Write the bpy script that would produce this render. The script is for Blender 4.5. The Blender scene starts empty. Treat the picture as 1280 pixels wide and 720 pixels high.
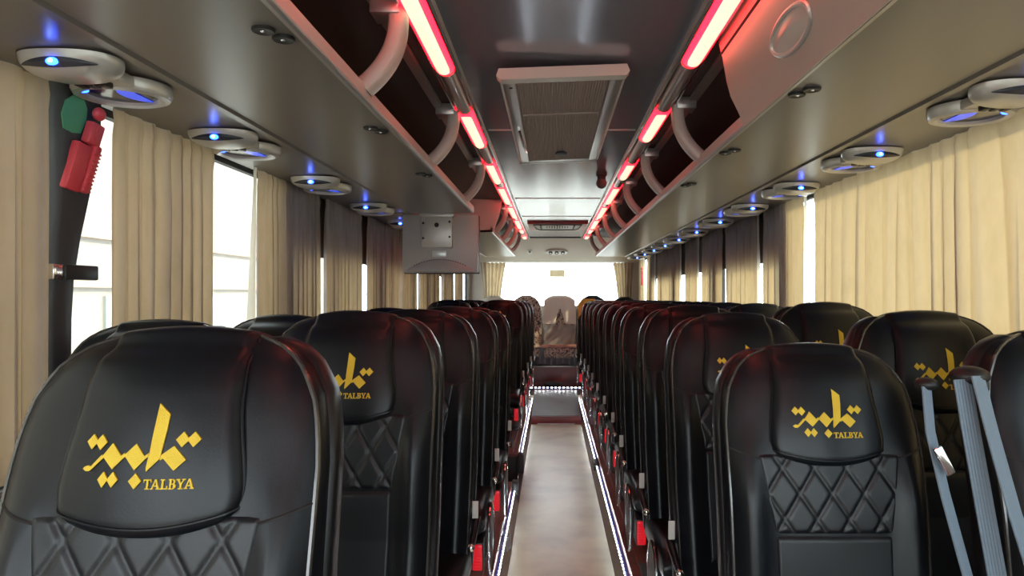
import bpy, bmesh, math, random
from mathutils import Vector, Matrix

random.seed(7)
S = bpy.context.scene
COL = S.collection
PI = math.pi
E = 1.38            # eye height above the aisle floor; heights below are written as E + h

# ------------------------------------------------------------------ camera, world, sun, exposure
cam_d = bpy.data.cameras.new('camera')
cam = bpy.data.objects.new('camera', cam_d)
COL.objects.link(cam)
cam.location = (-0.045, 0.0, E)
cam.rotation_euler = (PI / 2, 0, 0)
cam_d.sensor_width = 36.0
cam_d.lens = 36.0 * 860.0 / 1280.0
cam_d.shift_x = -50.0 / 1280.0
cam_d.shift_y = 8.0 / 1280.0
cam_d.clip_start = 0.03
cam_d.clip_end = 300
S.camera = cam

W = bpy.data.worlds.new('sky')
S.world = W
W.use_nodes = True
wn = W.node_tree.nodes
wl = W.node_tree.links
bg = wn['Background']
bg.inputs[0].default_value = (0.86, 0.94, 1.0, 1)
# sky with added glow: strongest behind the coach (towards +Y), weaker towards the front
tcw = wn.new('ShaderNodeTexCoord'); dp = wn.new('ShaderNodeVectorMath'); dp.operation = 'DOT_PRODUCT'
dp.inputs[1].default_value = Vector((0.10, 0.98, 0.16)).normalized()
mr = wn.new('ShaderNodeMapRange'); mr.interpolation_type = 'SMOOTHSTEP'
mr.inputs[1].default_value = 0.30; mr.inputs[2].default_value = 1.0; mr.inputs[3].default_value = 1.3; mr.inputs[4].default_value = 13.0
wl.new(tcw.outputs['Generated'], dp.inputs[0]); wl.new(dp.outputs['Value'], mr.inputs[0])
mr2 = wn.new('ShaderNodeMapRange'); mr2.interpolation_type = 'SMOOTHSTEP'
mr2.inputs[1].default_value = -0.35; mr2.inputs[2].default_value = -0.95; mr2.inputs[3].default_value = 0.0; mr2.inputs[4].default_value = 6.0
ad = wn.new('ShaderNodeMath'); ad.operation = 'ADD'
wl.new(dp.outputs['Value'], mr2.inputs[0]); wl.new(mr.outputs[0], ad.inputs[0]); wl.new(mr2.outputs[0], ad.inputs[1]); wl.new(ad.outputs[0], bg.inputs[1])

sun_d = bpy.data.lights.new('sun', 'SUN')
sun_d.energy = 5.3
sun_d.angle = math.radians(1.2)
sun_d.color = (1.0, 0.82, 0.52)
sun = bpy.data.objects.new('sun', sun_d)
COL.objects.link(sun)
sun.location = (20, -4, 20)
sun.rotation_euler = Vector((-1.0, 0.30, -0.64)).to_track_quat('-Z', 'Y').to_euler()

S.view_settings.view_transform = 'Standard'
S.view_settings.look = 'None'
S.view_settings.exposure = 0.0
S.view_settings.gamma = 1.0
S.view_settings.use_curve_mapping = False

# ------------------------------------------------------------------ materials
def mat(name, col, rough=0.5, metal=0.0, spec=0.5, emis=None, estr=0.0, bump=None, var=None, coat=0.0, aniso=None):
    m = bpy.data.materials.new(name)
    m.use_nodes = True
    n, l = m.node_tree.nodes, m.node_tree.links
    b = n['Principled BSDF']
    b.inputs['Base Color'].default_value = (*col, 1)
    b.inputs['Roughness'].default_value = rough
    b.inputs['Metallic'].default_value = metal
    b.inputs['Specular IOR Level'].default_value = spec
    b.inputs['Coat Weight'].default_value = coat
    if emis:
        b.inputs['Emission Color'].default_value = (*emis, 1)
        b.inputs['Emission Strength'].default_value = estr
    tc = n.new('ShaderNodeTexCoord')
    if bump:
        sc, st = bump
        t = n.new('ShaderNodeTexNoise'); t.inputs['Scale'].default_value = sc; t.inputs['Detail'].default_value = 4
        bp = n.new('ShaderNodeBump'); bp.inputs['Strength'].default_value = st; bp.inputs['Distance'].default_value = 0.01
        l.new(tc.outputs['Object'], t.inputs['Vector']); l.new(t.outputs['Fac'], bp.inputs['Height']); l.new(bp.outputs['Normal'], b.inputs['Normal'])
    if var:
        sc, c2, lo, hi = var
        t = n.new('ShaderNodeTexNoise'); t.inputs['Scale'].default_value = sc; t.inputs['Detail'].default_value = 5
        r = n.new('ShaderNodeValToRGB')
        r.color_ramp.elements[0].position = lo; r.color_ramp.elements[0].color = (*col, 1)
        r.color_ramp.elements[1].position = hi; r.color_ramp.elements[1].color = (*c2, 1)
        l.new(tc.outputs['Object'], t.inputs['Vector']); l.new(t.outputs['Fac'], r.inputs['Fac']); l.new(r.outputs['Color'], b.inputs['Base Color'])
    return m

M = {}
M['leather'] = mat('black leather', (0.0050, 0.0070, 0.0098), 0.34, bump=(300, 0.03), spec=0.36)
M['leather_quilt'] = mat('quilted black leather', (0.0060, 0.0082, 0.0112), 0.40, bump=(300, 0.03))
M['piping'] = mat('dark piping', (0.048, 0.045, 0.040), 0.22, spec=1.0, coat=0.3)
M['shell'] = mat('black plastic shell', (0.007, 0.0075, 0.009), 0.36)
M['black'] = mat('black plastic', (0.012, 0.012, 0.013), 0.45)
M['gold'] = mat('gold embroidery', (0.80, 0.58, 0.035), 0.5, bump=(900, 0.25))
M['chrome'] = mat('chrome', (0.78, 0.78, 0.78), 0.16, 1.0)
M['silver'] = mat('silver plastic', (0.62, 0.62, 0.60), 0.30, 0.35)
M['rack'] = mat('grey rack panel', (0.20, 0.192, 0.18), 0.30, 0.15, spec=0.5, bump=(6, 0.015))
M['rail'] = mat('rail trim', (0.50, 0.45, 0.43), 0.38)
M['door'] = mat('bin door plastic', (0.46, 0.42, 0.38), 0.36)
M['arm'] = mat('rack arm plastic', (0.55, 0.49, 0.46), 0.42)
M['ceil'] = mat('ceiling laminate', (0.29, 0.32, 0.37), 0.15, 0.45)
M['ceil_dark'] = mat('rack lining', (0.10, 0.07, 0.065), 0.6)
M['carpet'] = mat('rack carpet', (0.055, 0.030, 0.030), 0.9, bump=(200, 0.2))
M['wall'] = mat('wall lining', (0.30, 0.28, 0.26), 0.6)
M['wall_ext'] = mat('pale panel', (0.56, 0.51, 0.44), 0.45)
M['pillar'] = mat('dark pillar trim', (0.045, 0.048, 0.05), 0.55, bump=(300, 0.1))
M['floor'] = mat('grey vinyl floor', (0.74, 0.74, 0.54), 0.30, spec=0.9, var=(3.2, (0.48, 0.47, 0.34), 0.42, 0.72))
M['burgundy'] = mat('burgundy vinyl', (0.26, 0.075, 0.06), 0.35, var=(14, (0.17, 0.06, 0.05), 0.4, 0.7))
M['nosing'] = mat('reddish brown nosing', (0.36, 0.12, 0.09), 0.35, var=(20, (0.26, 0.10, 0.08), 0.4, 0.7))
M['maroon'] = mat('maroon riser', (0.17, 0.022, 0.022), 0.35)
M['step'] = mat('grey maroon step vinyl', (0.12, 0.060, 0.060), 0.45, var=(6, (0.10, 0.03, 0.03), 0.35, 0.7))
M['edge'] = mat('step edge brown', (0.16, 0.10, 0.075), 0.35)
M['bead'] = mat('white diode', (0.9, 0.95, 1), 0.4, emis=(0.86, 0.94, 0.95), estr=66.0)
M['bluebed'] = mat('blue glowing channel', (0.05, 0.06, 0.10), 0.4, 0.0, emis=(0.10, 0.18, 1.0), estr=0.18)  # bluish spill of the diodes, put into the channel as a faint glow
M['red_tube'] = mat('red diffuser', (0.6, 0.05, 0.06), 0.35, emis=(1.0, 0.005, 0.014), estr=11.5)
M['core'] = mat('glowing core', (1, 0.9, 0.7), 0.4, emis=(1.0, 0.80, 0.52), estr=1.25)
M['clear'] = mat('smoky lamp cover', (0.45, 0.40, 0.38), 0.18, 0.3)
M['blue_led'] = mat('blue diode', (0.1, 0.3, 1), 0.4, emis=(0.012, 0.06, 1.0), estr=16.0)
M['led_core'] = mat('blue diode core', (0.6, 0.8, 1), 0.4, emis=(0.45, 0.68, 1.0), estr=12.0)
M['lens'] = mat('dark lens', (0.05, 0.055, 0.07), 0.15)
M['lens_blue'] = mat('blue lit lens edge', (0.05, 0.08, 0.5), 0.2, emis=(0.03, 0.09, 0.9), estr=0.8)
M['red_plastic'] = mat('red plastic', (0.80, 0.085, 0.11), 0.35)
M['reflector'] = mat('red foot lamp', (0.7, 0.01, 0.02), 0.25, emis=(1.0, 0.01, 0.03), estr=0.30)
M['green'] = mat('green sticker', (0.10, 0.42, 0.22), 0.6)
M['white'] = mat('white plastic', (0.75, 0.74, 0.72), 0.4)
M['tag'] = mat('white tag', (0.66, 0.64, 0.58), 0.6)
M['grey_tv'] = mat('grey monitor plastic', (0.42, 0.385, 0.37), 0.40)
M['plate'] = mat('grey metal plate', (0.52, 0.48, 0.45), 0.35, 0.3)
M['grille'] = mat('brown grille', (0.44, 0.36, 0.33), 0.55)
M['hatch'] = mat('pale hatch frame', (0.60, 0.58, 0.54), 0.4)
M['alu'] = mat('brushed aluminium', (0.50, 0.50, 0.49), 0.30, 0.7)
M['groove'] = mat('dark groove', (0.02, 0.02, 0.02), 0.7)
M['belt'] = mat('grey seat belt webbing', (0.17, 0.23, 0.29), 0.6)
M['towel'] = mat('grey towel', (0.84, 0.80, 0.74), 0.9, bump=(160, 0.3))
M['floral'] = mat('floral fabric', (0.62, 0.52, 0.45), 0.85, var=(38, (0.08, 0.045, 0.045), 0.42, 0.62))
M['palecover'] = mat('pale grey cover', (0.50, 0.49, 0.46), 0.8)
M['yellow'] = mat('yellow cloth', (0.85, 0.62, 0.06), 0.8, var=(30, (0.75, 0.6, 0.35), 0.45, 0.7))
M['pink'] = mat('pink blanket', (0.42, 0.20, 0.17), 0.9, bump=(40, 0.6))
M['sheet'] = mat('dark grey plastic sheet', (0.10, 0.10, 0.115), 0.2, bump=(30, 0.5))
M['bag'] = mat('dark cloth', (0.02, 0.02, 0.022), 0.7)
M['asphalt'] = mat('pale concrete', (0.62, 0.60, 0.56), 0.9, var=(1.5, (0.52, 0.50, 0.47), 0.4, 0.7))
M['facade'] = mat('pale plaster', (0.42, 0.41, 0.39), 0.9)
M['facade_trim'] = mat('tan trim', (0.55, 0.42, 0.34), 0.8)
M['facade_win'] = mat('grey window glass', (0.35, 0.40, 0.42), 0.2)
M['tint'] = mat('black window band', (0.008, 0.008, 0.009), 0.3)

def glass_mat():
    m = bpy.data.materials.new('window glass'); m.use_nodes = True
    n, l = m.node_tree.nodes, m.node_tree.links
    n.clear()
    o = n.new('ShaderNodeOutputMaterial'); mx = n.new('ShaderNodeMixShader')
    t = n.new('ShaderNodeBsdfTransparent'); t.inputs[0].default_value = (0.90, 0.93, 0.92, 1)
    g = n.new('ShaderNodeBsdfGlossy'); g.inputs['Roughness'].default_value = 0.03
    mx.inputs[0].default_value = 0.06
    l.new(t.outputs[0], mx.inputs[1]); l.new(g.outputs[0], mx.inputs[2]); l.new(mx.outputs[0], o.inputs[0])
    return m
M['glass'] = glass_mat()

def wrap_mat():
    m = bpy.data.materials.new('clear plastic wrap'); m.use_nodes = True
    n, l = m.node_tree.nodes, m.node_tree.links
    n.clear()
    o = n.new('ShaderNodeOutputMaterial'); mx = n.new('ShaderNodeMixShader')
    t = n.new('ShaderNodeBsdfTransparent'); t.inputs[0].default_value = (0.9, 0.9, 0.92, 1)
    g = n.new('ShaderNodeBsdfPrincipled'); g.inputs['Base Color'].default_value = (0.55, 0.58, 0.62, 1); g.inputs['Roughness'].default_value = 0.15
    mx.inputs[0].default_value = 0.38
    l.new(t.outputs[0], mx.inputs[1]); l.new(g.outputs[0], mx.inputs[2]); l.new(mx.outputs[0], o.inputs[0])
    return m
M['wrap'] = wrap_mat()

def curtain_mat(name, diff, trans, k):
    m = bpy.data.materials.new(name); m.use_nodes = True
    n, l = m.node_tree.nodes, m.node_tree.links
    n.clear()
    o = n.new('ShaderNodeOutputMaterial'); mx = n.new('ShaderNodeMixShader')
    d = n.new('ShaderNodeBsdfDiffuse'); t = n.new('ShaderNodeBsdfTranslucent')
    tc = n.new('ShaderNodeTexCoord'); mp = n.new('ShaderNodeMapping'); mp.inputs['Scale'].default_value = (5, 5, 2.2)
    nz = n.new('ShaderNodeTexNoise'); nz.inputs['Scale'].default_value = 2.6; nz.inputs['Detail'].default_value = 6
    r = n.new('ShaderNodeValToRGB')
    r.color_ramp.elements[0].position = 0.3; r.color_ramp.elements[0].color = tuple(c * 0.72 for c in diff) + (1,)
    r.color_ramp.elements[1].position = 0.6; r.color_ramp.elements[1].color = (*diff, 1)
    bp = n.new('ShaderNodeBump'); bp.inputs['Strength'].default_value = 0.35; bp.inputs['Distance'].default_value = 0.02
    l.new(tc.outputs['Object'], mp.inputs[0]); l.new(mp.outputs[0], nz.inputs['Vector'])
    l.new(nz.outputs['Fac'], r.inputs[0]); l.new(r.outputs[0], d.inputs[0])
    l.new(nz.outputs['Fac'], bp.inputs['Height']); l.new(bp.outputs[0], d.inputs['Normal'])
    t.inputs[0].default_value = (*trans, 1)
    mx.inputs[0].default_value = k
    l.new(d.outputs[0], mx.inputs[1]); l.new(t.outputs[0], mx.inputs[2]); l.new(mx.outputs[0], o.inputs[0])
    return m
M['curtain'] = curtain_mat('beige curtain fabric', (0.43, 0.39, 0.39), (0.83, 0.615, 0.33), 0.27)
M['sticker'] = curtain_mat('tan sticker film', (0.62, 0.52, 0.34), (0.30, 0.24, 0.15), 0.5)
M['liner'] = curtain_mat('pale curtain hem', (0.70, 0.68, 0.62), (0.85, 0.80, 0.68), 0.6)

# ------------------------------------------------------------------ mesh helpers
class MB:
    def __init__(s):
        s.v = []; s.f = []
    def add(s, vs, fs):
        o = len(s.v); s.v += [tuple(p) for p in vs]; s.f += [tuple(i + o for i in f) for f in fs]; return s
    def box(s, x0, x1, y0, y1, z0, z1, bev=0.0, seg=2):
        if bev <= 0:
            return s.add([(x0,y0,z0),(x1,y0,z0),(x1,y1,z0),(x0,y1,z0),(x0,y0,z1),(x1,y0,z1),(x1,y1,z1),(x0,y1,z1)],
                         [(0,3,2,1),(4,5,6,7),(0,1,5,4),(1,2,6,5),(2,3,7,6),(3,0,4,7)])
        bm = bmesh.new(); bmesh.ops.create_cube(bm, size=1.0)
        for v in bm.verts:
            v.co = Vector(((x0+x1)/2 + v.co.x*(x1-x0), (y0+y1)/2 + v.co.y*(y1-y0), (z0+z1)/2 + v.co.z*(z1-z0)))
        bmesh.ops.bevel(bm, geom=bm.edges[:], offset=bev, segments=seg, profile=0.5, affect='EDGES')
        return s.frombm(bm)
    def frombm(s, bm):
        bm.verts.index_update()
        s.add([v.co[:] for v in bm.verts], [[v.index for v in f.verts] for f in bm.faces]); bm.free(); return s
    def grid(s, fn, nu, nv):
        vs = [fn(i/nu, j/nv) for j in range(nv+1) for i in range(nu+1)]
        fs = [(j*(nu+1)+i, j*(nu+1)+i+1, (j+1)*(nu+1)+i+1, (j+1)*(nu+1)+i) for j in range(nv) for i in range(nu)]
        return s.add(vs, fs)
    def loft(s, rings, cap0=True, cap1=True):
        n = len(rings[0]); vs = [p for r in rings for p in r]
        fs = [(k*n+i, k*n+(i+1)%n, (k+1)*n+(i+1)%n, (k+1)*n+i) for k in range(len(rings)-1) for i in range(n)]
        if cap0: fs.append(tuple(reversed(range(n))))
        if cap1: fs.append(tuple(range((len(rings)-1)*n, len(rings)*n)))
        return s.add(vs, fs)
    def tube(s, pts, r, n=8, closed=False, caps=True, flat=1.0):
        pts = [Vector(p) for p in pts]; rings = []; N = len(pts); up = None
        for i, p in enumerate(pts):
            if closed: t = (pts[(i+1)%N] - pts[i-1])
            else: t = pts[min(i+1,N-1)] - pts[max(i-1,0)]
            t.normalize()
            if up is None:
                a = Vector((0,0,1)) if abs(t.z) < 0.9 else Vector((1,0,0))
                up = (a - t*a.dot(t)).normalized()
            else:
                up = (up - t*up.dot(t)).normalized()
            b = t.cross(up)
            rr = r[i] if isinstance(r, (list, tuple)) else r
            rings.append([p + (up*math.cos(2*PI*k/n) + b*math.sin(2*PI*k/n)*flat)*rr for k in range(n)])
        if closed:
            rings.append(rings[0]); return s.loft(rings, False, False)
        return s.loft(rings, caps, caps)
    def prism(s, poly, a, b, axis='y'):
        """poly in the plane across axis; extruded from a to b."""
        def P(p, t):
            if axis == 'y': return (p[0], t, p[1])
            if axis == 'x': return (t, p[0], p[1])
            return (p[0], p[1], t)
        n = len(poly)
        vs = [P(p, a) for p in poly] + [P(p, b) for p in poly]
        fs = [tuple(range(n)), tuple(reversed(range(n, 2*n)))] + [(i, i+n, (i+1)%n+n, (i+1)%n) for i in range(n)]
        return s.add(vs, fs)
    def ell(s, c, r, nu=20, nv=12):
        vs = []; fs = []
        rings = []
        for j in range(1, nv):
            th = PI*j/nv
            rings.append([(c[0]+r[0]*math.sin(th)*math.cos(2*PI*i/nu), c[1]+r[1]*math.sin(th)*math.sin(2*PI*i/nu), c[2]-r[2]*math.cos(th)) for i in range(nu)])
        s.loft(rings, True, True); return s
    def build(s, name, m, parent=None, smooth=True, ang=40, fix=True):
        me = bpy.data.meshes.new(name)
        me.from_pydata(s.v, [], s.f)
        if fix:
            bm = bmesh.new(); bm.from_mesh(me)
            bmesh.ops.remove_doubles(bm, verts=bm.verts[:], dist=1e-6)
            bmesh.ops.recalc_face_normals(bm, faces=bm.faces[:])
            bm.to_mesh(me); bm.free()
        if smooth:
            me.polygons.foreach_set('use_smooth', [True]*len(me.polygons))
            try: me.set_sharp_from_angle(angle=math.radians(ang))
            except Exception: pass
        me.materials.append(M[m] if isinstance(m, str) else m)
        me.update()
        o = bpy.data.objects.new(name, me); COL.objects.link(o)
        if parent is not None: o.parent = parent
        return o

def thing(name, label, cat, loc=(0,0,0), group=None):
    o = bpy.data.objects.new(name, None); COL.objects.link(o)
    o.empty_display_size = 0.05; o.location = loc
    return tag(o, label, cat, group)
def tag(o, label, cat, group=None):
    o['label'] = label; o['category'] = cat
    if group: o['group'] = group
    return o
def struct(o, label=None, cat=None):
    o['kind'] = 'structure'
    if label: o['label'] = label
    if cat: o['category'] = cat
    return o
def part(o, name=None, label=None):
    if label: o['label'] = label
    return o
def dup(root, loc=None, label=None, group=None):
    def cp(o, par):
        c = o.copy(); COL.objects.link(c)
        if par is not None: c.parent = par
        for ch in list(o.children): cp(ch, c)
        return c
    r = cp(root, None)
    if loc is not None: r.location = loc
    if label: r['label'] = label
    if group: r['group'] = group
    return r
def lerp(a, b, t): return a + (b-a)*t
def interp(tab, x):
    if x <= tab[0][0]: return tab[0][1]
    for (a, b), (c, d) in zip(tab, tab[1:]):
        if x <= c: return b + (d-b)*(x-a)/(c-a)
    return tab[-1][1]
def smooth(tab, x):
    if x <= tab[0][0]: return tab[0][1]
    for (a, b), (c, d) in zip(tab, tab[1:]):
        if x <= c:
            t = (x-a)/(c-a); t = t*t*(3-2*t); return b + (d-b)*t
    return tab[-1][1]
ORD = ['first','second','third','fourth','fifth','sixth','seventh','eighth','ninth','tenth','eleventh','twelfth','thirteenth']

# ------------------------------------------------------------------ THE SETTING
YF, YR = -1.7, 9.85        # front and rear ends of the cabin
XW = 1.215                 # side walls
ZP = E - 1.24              # seat platform
ZRK = E + 0.49             # underside of racks

# aisle floor and platforms
struct(MB().box(-0.264, 0.264, YF, 7.32, -0.03, 0.0).build('floor', 'floor', smooth=False), 'grey beige vinyl aisle floor with stains', 'floor')
pl = MB()
pl.box(-XW, -0.31, YF, 4.56, ZP-0.02, ZP); pl.box(-XW, -0.31, 5.34, YR, ZP-0.02, ZP)
pl.box(-XW, -0.31, 4.56, 5.34, -0.22, -0.20)
struct(pl.build('floor_left', 'burgundy', smooth=False), 'burgundy raised seat platform left of the aisle', 'floor')
struct(MB().box(0.31, XW, YF, YR, ZP-0.02, ZP).build('floor_right', 'burgundy', smooth=False), 'burgundy raised seat platform right of the aisle', 'floor')
def riser(side, y0, y1, nm):
    s = side
    p = [(s*0.264, -0.03), (s*0.264, 0.006), (s*0.288, 0.085), (s*0.31, 0.085), (s*0.31, -0.03)]
    struct(MB().prism(p, y0, y1).build(nm, 'edge', smooth=False))
riser(-1, YF, 4.56, 'trim_1'); riser(-1, 5.34, 8.6, 'trim_2'); riser(1, YF, 8.6, 'trim_3')
sw = MB()
sw.box(-0.30, -0.2641, 4.56, 5.34, -0.22, -0.001); sw.box(-XW, -0.31, 4.54, 4.56, -0.22, ZP-0.02); sw.box(-XW, -0.31, 5.34, 5.36, -0.22, ZP-0.02)
struct(sw.build('wall_stair', 'pillar', smooth=False), 'dark side of the stair well left of the aisle', 'wall')
struct(MB().box(-0.31, -0.264, 4.50, 4.60, 0.0, ZP+0.004, 0.006).build('trim_4', 'pillar'))
struct(MB().box(-0.31, -0.264, 5.30, 5.40, 0.0, ZP+0.004, 0.006).build('trim_5', 'pillar'))
# brown nosing on the platforms beside the diodes
for k, (s, y0, y1) in enumerate([(-1, YF, 4.5), (-1, 5.4, 8.6), (1, YF, 8.6)]):
    struct(MB().prism([(s*0.306, 0.086), (s*0.340, 0.134), (s*0.352, 0.145), (s*0.400, 0.147), (s*0.400, 0.1401), (s*0.3095, 0.1401), (s*0.3095, 0.086)], y0, y1).build('trim_%d' % (6+k), 'nosing', smooth=False))
# rear step and ramp
st = MB()
st.prism([(7.32, -0.03), (7.32, 0.09), (8.6, 0.195), (8.6, -0.03)], -0.264, 0.264, axis='x')
struct(st.build('floor_ramp', 'step', smooth=False), 'grey maroon ramp rising to the rear step', 'step')
struct(MB().box(-0.262, 0.262, 7.300, 7.32, 0.0, 0.085, 0.002).build('trim_9', 'maroon'))
struct(MB().box(-0.20, 0.20, 7.285, 7.30, 0.0, 0.012, 0.002).build('trim_10', 'alu'))
struct(MB().box(-0.31, 0.31, 8.6, 9.12, ZP-0.02, 0.205).build('floor_rear', 'step', smooth=False), 'dark rear step tread', 'step')
struct(MB().box(-0.31, 0.31, 9.12, YR, ZP-0.02, 0.43).build('floor_back', 'maroon', smooth=False), 'maroon riser below the back bench', 'step')
struct(MB().box(-0.30, 0.30, 9.10, 9.125, 0.418, 0.434, 0.003).build('trim_11', 'alu'))

# ceiling
c = MB()
ZC = E + 0.75
c.box(-0.43, 0.43, YF, 9.06, ZC, ZC+0.02)
struct(c.build('ceiling', 'ceil', smooth=False), 'glossy grey ceiling of the coach', 'ceiling')
c = MB()
for s in (-1, 1):
    c.prism([(s*0.43, ZC), (s*XW, ZC+0.03), (s*XW, ZC+0.05), (s*0.43, ZC+0.02)], YF, YR)
struct(c.build('ceiling_side', 'ceil_dark', smooth=False), 'dark lining above the luggage racks', 'ceiling')
c = MB().prism([(9.06, ZC), (9.8, E+0.456), (YR, E+0.456), (YR, ZC+0.02), (9.06, ZC+0.02)], -XW, XW, axis='x')
struct(c.build('ceiling_rear', 'wall_ext', smooth=False), 'beige sloping panel above the rear window', 'ceiling')
for k, y in enumerate((3.13, 5.37, 6.6)):
    struct(MB().box(-0.335, 0.335, y-0.006, y+0.006, ZC-0.004, ZC+0.001, 0.001).build('trim_%d' % (12+k), 'alu'))
struct(MB().box(-0.335, 0.335, 9.03, 9.06, ZC-0.010, ZC, 0.003).build('trim_15', 'groove'))

# side walls with openings, windows
ZS, ZT = E-0.42, E+0.495
winL = [(0.1, 1.58), (1.66, 2.95), (3.05, 4.55), (4.65, 6.3), (6.4, 8.0), (8.1, 9.6)]
winR = [(-1.5, 0.0), (0.1, 1.60), (1.70, 3.65), (3.75, 5.2), (5.3, 6.95), (7.05, 8.6), (8.7, 9.65)]
wn_i = 0
for nm, s, wins in (('left', -1, winL), ('right', 1, winR)):
    xa, xb = sorted((s*XW, s*(XW+0.05)))
    w = MB()
    w.box(xa, xb, YF if s > 0 else -0.15, YR, -0.3, ZS); w.box(xa, xb, YF, YR, ZT, ZC+0.06)
    ys = [YF if s > 0 else -0.15] + [t for ab in wins for t in ab] + [YR]
    for i in range(0, len(ys), 2):
        w.box(xa, xb, ys[i], ys[i+1], ZS, ZT)
    if s < 0: w.box(xa, xb, YF, YF+0.08, -0.3, ZT)      # the entrance doorway stands open ahead of the seats
    struct(w.build('wall_'+nm, 'wall', smooth=False), 'lower side wall and window pillars, %s side' % nm, 'wall')
    for (y0, y1) in wins:
        wn_i += 1
        xc = s*(XW+0.03)
        r = struct(MB().box(xc-0.003, xc+0.003, y0, y1, ZS, ZT).build('window_%d' % wn_i, 'glass', smooth=False))
        fr = MB()
        for (a, b, z0, z1) in ((y0, y1, ZS, ZS+0.02), (y0, y1, ZT-0.02, ZT), (y0, y0+0.02, ZS, ZT), (y1-0.02, y1, ZS, ZT)):
            fr.box(xc-0.012, xc+0.012, a, b, z0, z1)
        fr.build('window_frame', 'pillar', r, smooth=False)
        if 3 < y0 < 8:
            MB().box(xc-0.008, xc+0.008, y0+0.01, y1-0.01, E+0.19, ZT-0.01).build('tint_band', 'tint', r, smooth=False)
# front wall with windscreen
w = MB()
w.box(-XW, XW, YF-0.05, YF, -0.3, E-0.95); w.box(-XW, XW, YF-0.05, YF, E+0.62, ZC+0.06)
w.box(-XW, -XW+0.06, YF-0.05, YF, E-0.95, E+0.62); w.box(XW-0.06, XW, YF-0.05, YF, E-0.95, E+0.62)
struct(w.build('wall_front', 'wall', smooth=False), 'front wall around the windscreen', 'wall')
struct(MB().box(-XW+0.06, XW-0.06, YF-0.03, YF-0.024, E-0.95, E+0.62).build('window_front', 'glass', smooth=False), 'windscreen behind the viewer', 'window')
# rear wall with rear window
XR0, XR1, ZR0, ZR1 = -0.98, 0.98, E-0.16, E+0.456
w = MB()
w.box(-XW, XW, YR, YR+0.05, -0.3, ZR0); w.box(-XW, XR0, YR, YR+0.05, ZR0, ZR1+0.3); w.box(XR1, XW, YR, YR+0.05, ZR0, ZR1+0.3)
w.box(XR0, XR1, YR, YR+0.05, ZR1, ZR1+0.32)
struct(w.build('wall_rear', 'wall_ext', smooth=False), 'rear wall around the back window', 'wall')
rw = struct(MB().box(XR0, XR1, YR+0.02, YR+0.026, ZR0, ZR1).build('window_rear', 'glass', smooth=False), 'wide bright rear window', 'window')
MB().grid(lambda u, v: (lerp(-0.08, 0.14, u), YR+0.017, lerp(E+0.25, E+0.35, v)), 2, 2).build('window_sticker', 'sticker', rw, fix=False)

# the dark pillar at the left window
pv = MB(); rings = []
for t in range(13):
    z = lerp(ZS-0.2, E+0.50, t/12)
    h = z - E
    xi = -1.193 + smooth([(-0.1, 0.0), (0.47, 0.042)], h)
    yo = smooth([(-0.1, 0.0), (0.47, 0.03)], h)
    y0, y1 = 1.575 - yo*0.3, 1.655 - yo*0.1 + smooth([(0.0, 0.0), (0.45, 0.05)], h)
    rings.append([(-XW-0.01, y0, z), (xi-0.012, y0, z), (xi, y0+0.012, z), (xi, y1-0.012, z), (xi-0.012, y1, z), (-XW-0.01, y1, z)])
pv.loft(rings)
struct(pv.build('trim_16', 'pillar', ang=60), 'dark grey window pillar between the near left curtains', 'pillar')

# outside: street and pale building left, ground
struct(MB().box(-60, 60, -60, 90, -1.15, -1.05).build('ground', 'asphalt', smooth=False), 'pale concrete yard outside the coach', 'ground')
fb = thing('building', 'pale plastered building seen through the left window gaps', 'building', (-8, 5, -1.05))
MB().box(-8, 0, -16, 22, 0, 13).build('facade', 'facade', fb, smooth=False)
fbx = MB()
for z in (1.05, 2.55, 3.4): fbx.box(0, 0.12, -16, 14, z, z+0.16)
fbx.build('ledge', 'facade_trim', fb, smooth=False)
for k in range(8):
    y = -12 + k*3.2
    wf = MB(); wf.box(0.0, 0.05, y, y+1.3, 1.35, 2.4).build('window', 'facade_win', fb, smooth=False)
    MB().box(0.0, 0.14, y-1.4, y-1.2, 0, 4.6).build('pilaster', 'facade_trim', fb, smooth=False)

# ------------------------------------------------------------------ AISLE LIGHT STRIPS
bead_m = MB().ell((0, 0, 0), (0.0032, 0.0060, 0.0032), 8, 6).build('diode', 'bead').data
bpy.data.objects.remove(bpy.data.objects['diode'])
def led_strip(side, y0, y1, n, label):
    xs = side*0.294
    t = thing('light_strip', label, 'light strip', (xs, y0, 0.085), 'diode strips along the aisle')
    i = -side
    p = MB().prism([(-0.010*i, 0.0), (0.004*i, 0.0), (0.006*i, 0.004), (0.001*i, 0.011), (-0.010*i, 0.008)], 0, y1-y0); p.build('aluminium_channel', 'bluebed', t)
    for k in range(n):
        o = bpy.data.objects.new('diode', bead_m); COL.objects.link(o); o.parent = t
        o.location = (-side*0.0045, (k+0.5)*(y1-y0)/n, 0.010)
led_strip(-1, 0.9, 4.50, 90, 'white diode strip on the left aisle edge, front length nearest the viewer')
led_strip(-1, 5.40, 8.5, 70, 'white diode strip on the left aisle edge, rear length past the stair gap')
led_strip(1, 0.9, 5.15, 98, 'white diode strip on the right aisle edge, front length nearest the viewer')
led_strip(1, 5.38, 8.5, 70, 'white diode strip on the right aisle edge, rear length before the back step')
t = thing('light_strip', 'row of white diodes across the edge of the rear step', 'light strip', (0, 8.592, 0.205))
MB().box(-0.33, 0.33, -0.02, 0.008, 0, 0.014, 0.003).build('aluminium_channel', 'bluebed', t)
bb = MB().ell((0, 0, 0), (0.011, 0.006, 0.006), 10, 6).build('diode', 'bead', t); bb.location = (-0.30, -0.02, 0.012)
for k in range(1, 13):
    o = bb.copy(); COL.objects.link(o); o.parent = t; o.location = (-0.30 + k*0.05, -0.02, 0.012)
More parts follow.
